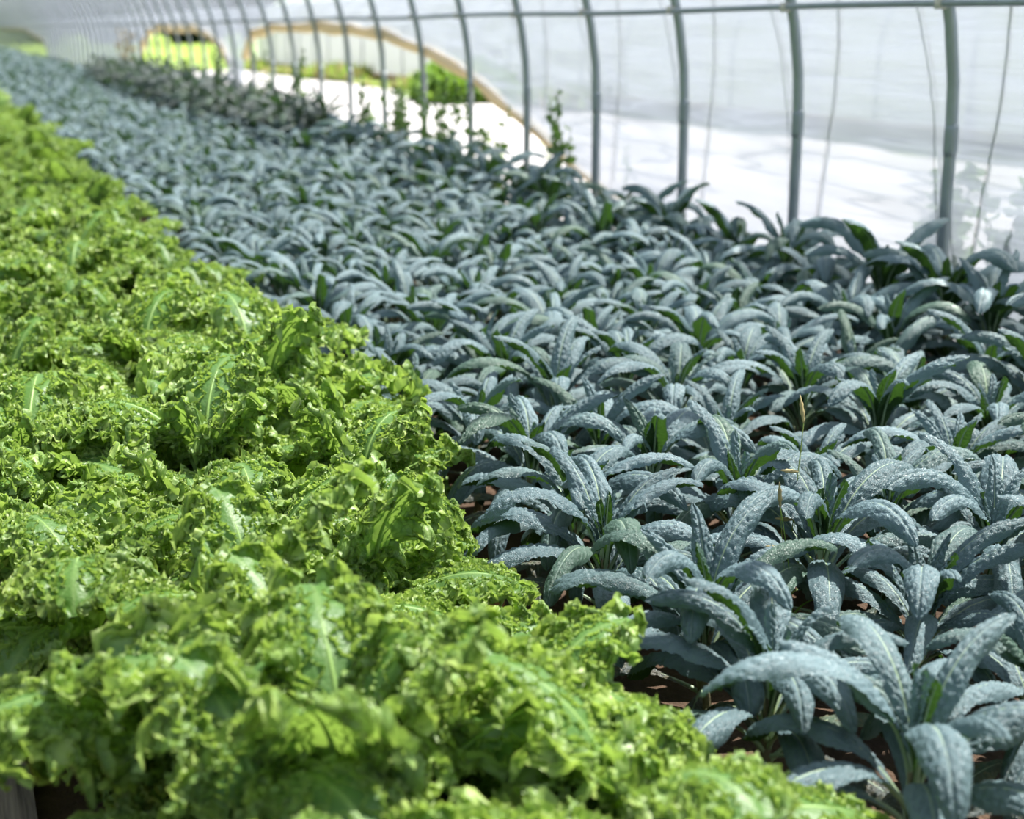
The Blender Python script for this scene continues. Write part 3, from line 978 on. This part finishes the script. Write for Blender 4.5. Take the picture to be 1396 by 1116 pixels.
def weed_parts(seed, h, n_stems, leaf, n_leaf, spread=0.12):
    r = np.random.default_rng(seed)
    gs, gl = Geo(), Geo()
    for k in range(n_stems):
        a = r.uniform(0, 6.28)
        lean = r.uniform(0.02, spread)
        hh = h * r.uniform(0.7, 1.0)
        z = np.linspace(-0.03, hh, 9)
        q = z.clip(0) / h
        x = lean * q * math.cos(a) + 0.02 * np.sin(q * 7 + a)
        y = lean * q * math.sin(a) + 0.02 * np.cos(q * 6 + a)
        pts = np.stack([x, y, z], 1)
        gs.add(*tube(pts, np.interp(q, [0, 1], [0.006, 0.002]), 5))
        for j in range(n_leaf):
            t = r.uniform(0.25, 1.0)
            p = np.array([np.interp(t * hh, z, x), np.interp(t * hh, z, y), t * hh])
            d = r.normal(size=3)
            d[2] = abs(d[2]) * 0.6
            blob_leaf(gl, r, p, leaf * r.uniform(0.5, 1.2) * (1.25 - 0.7 * t), 0, d)
    return gs, gl


def weed(name, loc, seed, h, label, cat='weed', n_stems=3, leaf=0.07, n_leaf=14, spread=0.15, lm='weed', sm='weed_stem', group=None):
    gs, gl = weed_parts(seed, h, n_stems, leaf, n_leaf, spread)
    root = empty(name, loc)
    place('stem', gs.mesh('weed_stem', [M[sm]]), root)
    place('foliage', gl.mesh('weed_foliage', [M[lm]]), root)
    tag(root, label, cat, group)
    return root


BOLTED = [
    (4.72, 10.70, 1.05, 'leafy bolted weed standing just before the fourth hoop'),
    (4.70, 12.35, 0.95, 'bolted weed with small leaves beside the fifth hoop'),
    (4.62, 13.25, 1.10, 'tall bolted weed between the fifth and sixth hoops'),
    (4.74, 13.9, 1.12, 'tall seeding weed just past the sixth hoop'),
    (4.60, 14.6, 1.15, 'tall loose seeding weed before the seventh hoop'),
    (4.75, 15.2, 1.10, 'seeding weed at the foot of the seventh hoop'),
    (4.66, 16.1, 1.05, 'seeding weed between the seventh and eighth hoops'),
    (4.70, 19.5, 1.25, 'tall dark weed in front of the tenth hoop'),
    (4.72, 21.3, 1.30, 'tall dark weed in front of the eleventh hoop'),
    (4.74, 25.5, 1.35, 'tall dark weed where the plastic hangs down between two gaps'),
]
for i, (x, y, h, lab) in enumerate(BOLTED):
    weed('bolted_weed', (x, y, 0), 700 + i, h * 1.22, lab, n_stems=5, n_leaf=28, leaf=0.10, spread=0.26, group='weeds along the plastic wall')

# tall dark kale bushes beyond the eighth hoop
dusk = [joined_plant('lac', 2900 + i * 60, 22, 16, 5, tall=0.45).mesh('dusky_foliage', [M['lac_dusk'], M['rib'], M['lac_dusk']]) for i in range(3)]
tall_stalk = Geo().add(*tube(np.stack([np.zeros(6), np.zeros(6), np.linspace(-0.03, 0.62, 6)], 1), 0.014, 8)).mesh('tall_stalk', [M['lac_stalk']])
r = np.random.default_rng(77)
DUSK_SPOTS = []
for y in np.arange(17.2, 39, 0.62):
    for x in (4.10, 4.50):
        DUSK_SPOTS.append((x + r.uniform(-0.1, 0.1), y + r.uniform(-0.2, 0.2)))
for i, (x, y) in enumerate(DUSK_SPOTS):
    root = empty('tall_kale', (x, y, 0), r.uniform(0, 6.28))
    s = r.uniform(0.9, 1.15) * (1.0 + 0.12 * (y > 22))
    root.scale = (s, s, s)
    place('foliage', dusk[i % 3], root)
    place('stalk', tall_stalk, root)
    tag(root, 'tall dusky grey-green kale plant crowded along the far plastic wall', 'kale plant', 'tall dusky kale along the far wall')

# weeds outside, seen through the film
weed('outdoor_weed', (5.48, 6.95, -0.1), 801, 1.25, 'leafy weed dimly seen through the plastic just past the first hoop', n_stems=6, n_leaf=34, leaf=0.15, spread=0.3)
weed('outdoor_weed', (5.48, 6.15, -0.1), 802, 1.20, 'broad leafy weed dimly seen through the plastic at the foot of the first hoop', n_stems=7, n_leaf=34, leaf=0.15, spread=0.35)
for i, (x, y, h, lab) in enumerate([
        (5.55, 12.9, 1.0, 'thin green weed leaning against the plastic outside the fifth hoop'),
        (5.6, 14.4, 1.15, 'thin green weed outside in the gap past the sixth hoop'),
        (5.6, 11.2, 0.95, 'thin yellow-green weed outside the plastic before the fifth hoop')]):
    weed('outdoor_weed', (x, y, -0.1), 820 + i, h, lab, n_stems=2, n_leaf=18, leaf=0.07, spread=0.1, lm='grass')
weed('dry_weed', (5.0 - 0.25, 37.6, 0), 830, 2.0, 'tall dry brown weed before the hanging plastic near the tunnel end', n_stems=6, n_leaf=30, leaf=0.13, spread=0.5, lm='straw', sm='drywood')


# grass stalks with seed heads among the kale
def grass_stalk(loc, h, lean, az, seed, label, heads=3):
    r = np.random.default_rng(seed)
    z = np.linspace(0, 1, 16)
    pts = np.stack([lean * z ** 2 * math.cos(az), lean * z ** 2 * math.sin(az), h * z - 0.02], 1)
    root = empty('grass_stalk', loc)
    place('stem', Geo().add(*tube(pts, np.linspace(0.0022, 0.0012, 16), 5)).mesh('grass_stem', [M['grass']]), root)
    for k in range(heads):
        base = pts[-1 - 3 * k]
        tip = base + np.array([r.uniform(-0.03, 0.03), r.uniform(-0.03, 0.03), 0.075 if k == 0 else 0.03])
        if k:
            tip = base + np.array([r.choice([-1, 1]) * 0.06, r.uniform(-0.02, 0.02), 0.012])
        q = np.linspace(0, 1, 10)[:, None]
        sp = base + (tip - base) * q
        rad = 0.0052 * np.sin(np.linspace(0.25, math.pi, 10)) * (1 + 0.3 * np.sin(np.arange(10) * 2.4))
        hd = place('seed_head', Geo().add(*tube(sp, rad + 0.0008, 6)).mesh('seed_head', [M['straw']]), root)
        hd['label'] = 'tan seed head'
    for k in range(2):
        b = pts[4 + 3 * k]
        q = np.linspace(0, 1, 9)
        a = r.uniform(0, 6.28)
        bp = b + np.stack([0.16 * q * math.cos(a), 0.16 * q * math.sin(a), 0.10 * q - 0.12 * q * q], 1)
        wv = np.array([-math.sin(a), math.cos(a), 0]) * 0.004
        vv = np.concatenate([bp - wv * (1 - q[:, None]), bp + wv * (1 - q[:, None]) + [0, 0, .001]])
        ff = np.stack([np.arange(8), np.arange(8) + 1, np.arange(8) + 10, np.arange(8) + 9], 1)
        place('blade', Geo().add(vv, ff, np.zeros((18, 2))).mesh('grass_blade', [M['grass']]), root)
    tag(root, label, 'grass', 'seeding grass stalks')


grass_stalk((2.16, 3.25, 0.0), 0.70, 0.05, 0.5, 1, 'tall green grass stalk with tan seed heads rising above the blue-green kale')
grass_stalk((2.02, 2.98, 0.0), 0.56, 0.06, 2.5, 2, 'short bent grass stalk among blue-green kale below the tall seeding one', 2)


# fallen leaves on the soil
def fallen(name, loc, L, seed, mat, label, rz):
    g = Geo()
    t, p, T, B, N = spine(L, 25, -35, 14)
    v = np.linspace(-1, 1, 9)
    w = L * 0.32 * np.sin(np.clip(t, 0.03, 0.97) * math.pi) ** 0.7
    hgt = 0.30 * (v[None, :] ** 2) * w[:, None] + 0.012 * vnoise(t[:, None] * 6, v[None, :] * 2, seed)
    P = p[:, None, :] + B[:, None, :] * (v[None, :] * w[:, None])[..., None] + N[:, None, :] * hgt[..., None]
    g.add(P.reshape(-1, 3), grid_faces(14, 9), np.stack(np.broadcast_arrays(t[:, None], (v * .5 + .5)[None, :]), -1).reshape(-1, 2))
    tag(place(name, g.mesh(name, [M[mat]]), None, loc, (0, 0, rz)), label, 'fallen leaf', 'fallen dead leaves')


fallen('fallen_leaf', (1.42, 2.62, 0.005), 0.15, 1, 'dry', 'dry orange-brown leaf on soil beside a bare kale stalk', 0.4)
fallen('fallen_leaf', (1.50, 2.42, 0.005), 0.12, 2, 'dry', 'curled rust-brown leaf on soil below the lone curly leaf', 2.0)
fallen('fallen_leaf', (1.44, 3.75, 0.01), 0.14, 3, 'dry', 'dry brown leaf showing between curly kale and the open blue-green plant', 1.2)
fallen('fallen_leaf', (1.72, 2.30, 0.03), 0.10, 4, 'yellow', 'bright yellow fallen leaf under the bottom blue-green leaves', 2.6)
fallen('fallen_leaf', (1.45, 4.55, 0.10), 0.13, 5, 'yellow', 'yellow-brown leaf tucked by the top of the curly kale edge', 0.9)

# ------------------------------------------------------------------ outside
# neighbouring tunnel
root = empty('polytunnel', (18.6, 0, -0.1))
aa, bb, zz0, hw = 3.6, 2.4, 1.35, 3.6
th = np.linspace(0, math.pi, 30)
prof = np.concatenate([[[hw, 0]], np.stack([hw * np.cos(th), zz0 + bb * np.sin(th)], 1), [[-hw, 0]]])
yy = np.arange(6, 71, 0.5)
YY, II = np.meshgrid(yy, np.arange(len(prof)), indexing='ij')
sc = 1 - 0.008 * np.sin(YY / 1.5 * 2 * math.pi)
place('film_cover', Geo().add(np.stack([prof[II, 0] * sc, YY, prof[II, 1]], -1).reshape(-1, 3), grid_faces(len(yy), len(prof)), np.stack([YY, II / 5], -1).reshape(-1, 2)).mesh('film_cover', [M['house_film']]), root)
pr2 = np.concatenate([[[hw, 0]], np.stack([hw * np.cos(th), zz0 + bb * np.sin(th)], 1), [[-hw, 0]]]) * 1.012
rib_me = Geo().add(*tube(np.stack([pr2[:, 0], np.zeros(len(pr2)), pr2[:, 1]], 1), 0.035, 8)).mesh('tunnel_rib', [M['pale_steel']])
for y in np.arange(6.2, 71, 2.4):
    place('hoop', rib_me, root, (0, y, 0))
bm_ = Geo().add(*box(-hw - 0.06, -hw - 0.02, 6, 70.5, 0.0, 0.35)).mesh('base_board', [M['drywood']])
place('base_board', bm_, root)
tag(root, 'white plastic tunnel standing outside past the white ground sheet', 'polytunnel')

# green bush and rank growth along the neighbour's foot
r = np.random.default_rng(5)
g = Geo()
for k in range(1500):
    d = r.normal(size=3)
    d /= np.linalg.norm(d)
    d[2] = abs(d[2])
    p = d * np.array([1.2, 2.2, 1.0]) * r.uniform(0.75, 1.0)
    blob_leaf(g, r, p, 0.28, 0, d + r.normal(size=3) * 0.6)
root = empty('bush', (13.0, 35.6, -0.05))
place('foliage', g.mesh('bush_foliage', [M['bush']]), root)
place('stem', Geo().add(*tube(np.array([[0, 0, -0.05], [0.02, 0, 0.3], [0, 0.03, 0.8]]), [0.05, 0.04, 0.02], 8)).mesh('bush_stem', [M['bark']]), root)
tag(root, 'rounded green bush outside at the edge of the white sheet', 'bush')

g = Geo()
for k in range(5200):
    y = r.uniform(30, 70)
    x = 13.5 + r.uniform(0, 1.1)
    if 33 < y < 38.2 and x < 14.6:
        continue
    hgt = r.uniform(0.25, 0.9) * (0.55 + 0.45 * float(vnoise(np.array(y * 0.6), np.array(3.3), 2)))
    a = r.uniform(0, 6.28)
    w = 0.05
    b = np.array([x, y, -0.12])
    tip = b + [0.2 * math.cos(a), 0.2 * math.sin(a), max(hgt, 0.12)]
    mid = (b + tip) / 2 + [0, 0, 0.08]
    s = np.array([-math.sin(a), math.cos(a), 0]) * w
    g.add(np.array([b - s, b + s, mid - s, mid + s, tip - s * 0.1, tip + s * 0.1]), np.array([[0, 1, 3, 2], [2, 3, 5, 4]]), np.zeros((6, 2)), 0 if r.random() < 0.6 else 1)
tag(place('tall_grass', g.mesh('tall_grass', [M['grass'], M['straw']])), 'rank yellow-green grass along the foot of the other tunnel', 'grass', None, 'stuff')


# dark trees beyond the meadow
def tree(x, y, h, wd, seed, label):
    r = np.random.default_rng(seed)
    root = empty('tree', (x, y, -0.12))
    g = Geo()
    for k in range(900):
        d = r.normal(size=3)
        d /= np.linalg.norm(d)
        p = d * np.array([wd, wd, h * 0.48]) * r.uniform(0.7, 1.0) + [0, 0, h * 0.5]
        blob_leaf(g, r, p, 1.3, 0, d + r.normal(size=3))
    place('crown', g.mesh('tree_crown', [M['tree']]), root)
    place('trunk', Geo().add(*tube(np.array([[0, 0, -0.1], [0, 0, h * 0.3], [0.1, 0, h * 0.7]]), [0.35, 0.28, 0.12], 8)).mesh('trunk', [M['bark']]), root)
    tag(root, label, 'tree', 'dark trees beyond the meadow')


for i in range(26):
    x = 12 + i * 5.3
    tree(x, 214 if i % 2 else 200, (15 if i % 2 else 12) + 1.5 * math.sin(i * 1.3), 4.5, 60 + i, 'dark tree in the far tree line beyond the bright meadow')

# ------------------------------------------------------------------ light
w = bpy.data.worlds.new('World')
SC.world = w
w.use_nodes = True
nt = w.node_tree
nt.nodes.clear()
sky = nt.nodes.new('ShaderNodeTexSky')
sky.sky_type = 'NISHITA'
SUN_EL, SUN_AZ = R(60), math.atan2(0.30, 0.9)      # towards the sun: over the plastic wall and a little ahead
sky.sun_disc = False
sky.sun_elevation = SUN_EL
sky.sun_rotation = math.pi / 2 - SUN_AZ
sky.air_density = 1.0
sky.dust_density = 2.0
bg = nt.nodes.new('ShaderNodeBackground')
bg.inputs[1].default_value = 0.085
wo = nt.nodes.new('ShaderNodeOutputWorld')
nt.links.new(sky.outputs[0], bg.inputs[0])
nt.links.new(bg.outputs[0], wo.inputs[0])

sun = bpy.data.lights.new('sun', 'SUN')
sun.energy = 11.0
sun.angle = R(0.55)
sun.color = (1.0, 0.955, 0.88)
so = bpy.data.objects.new('sun', sun)
COL.objects.link(so)
so.location = (20, 10, 30)
so.rotation_euler = (math.pi / 2 - SUN_EL, 0, SUN_AZ + math.pi / 2)

# ------------------------------------------------------------------ camera
cam = bpy.data.cameras.new('camera')
cam.sensor_width = 36.0
cam.sensor_fit = 'HORIZONTAL'
cam.lens = F / W * 36.0
cam.clip_start = 0.05
cam.clip_end = 1500
cam.dof.use_dof = True
cam.dof.focus_distance = 4.0
cam.dof.aperture_fstop = 2.1
co = bpy.data.objects.new('camera', cam)
COL.objects.link(co)
co.location = (0, 0, CAM_Z)
co.rotation_euler = (math.pi / 2 - PITCH, 0, -YAW)
SC.camera = co

SC.view_settings.view_transform = 'Standard'
SC.view_settings.look = 'None'
SC.view_settings.gamma = 1.0
SC.view_settings.use_curve_mapping = False
SC.view_settings.exposure = 0.57
SC.cycles.use_denoising = True
SC.cycles.max_bounces = 10
SC.cycles.diffuse_bounces = 4
SC.cycles.transmission_bounces = 6
SC.cycles.transparent_max_bounces = 12
SC.cycles.sample_clamp_indirect = 8.0
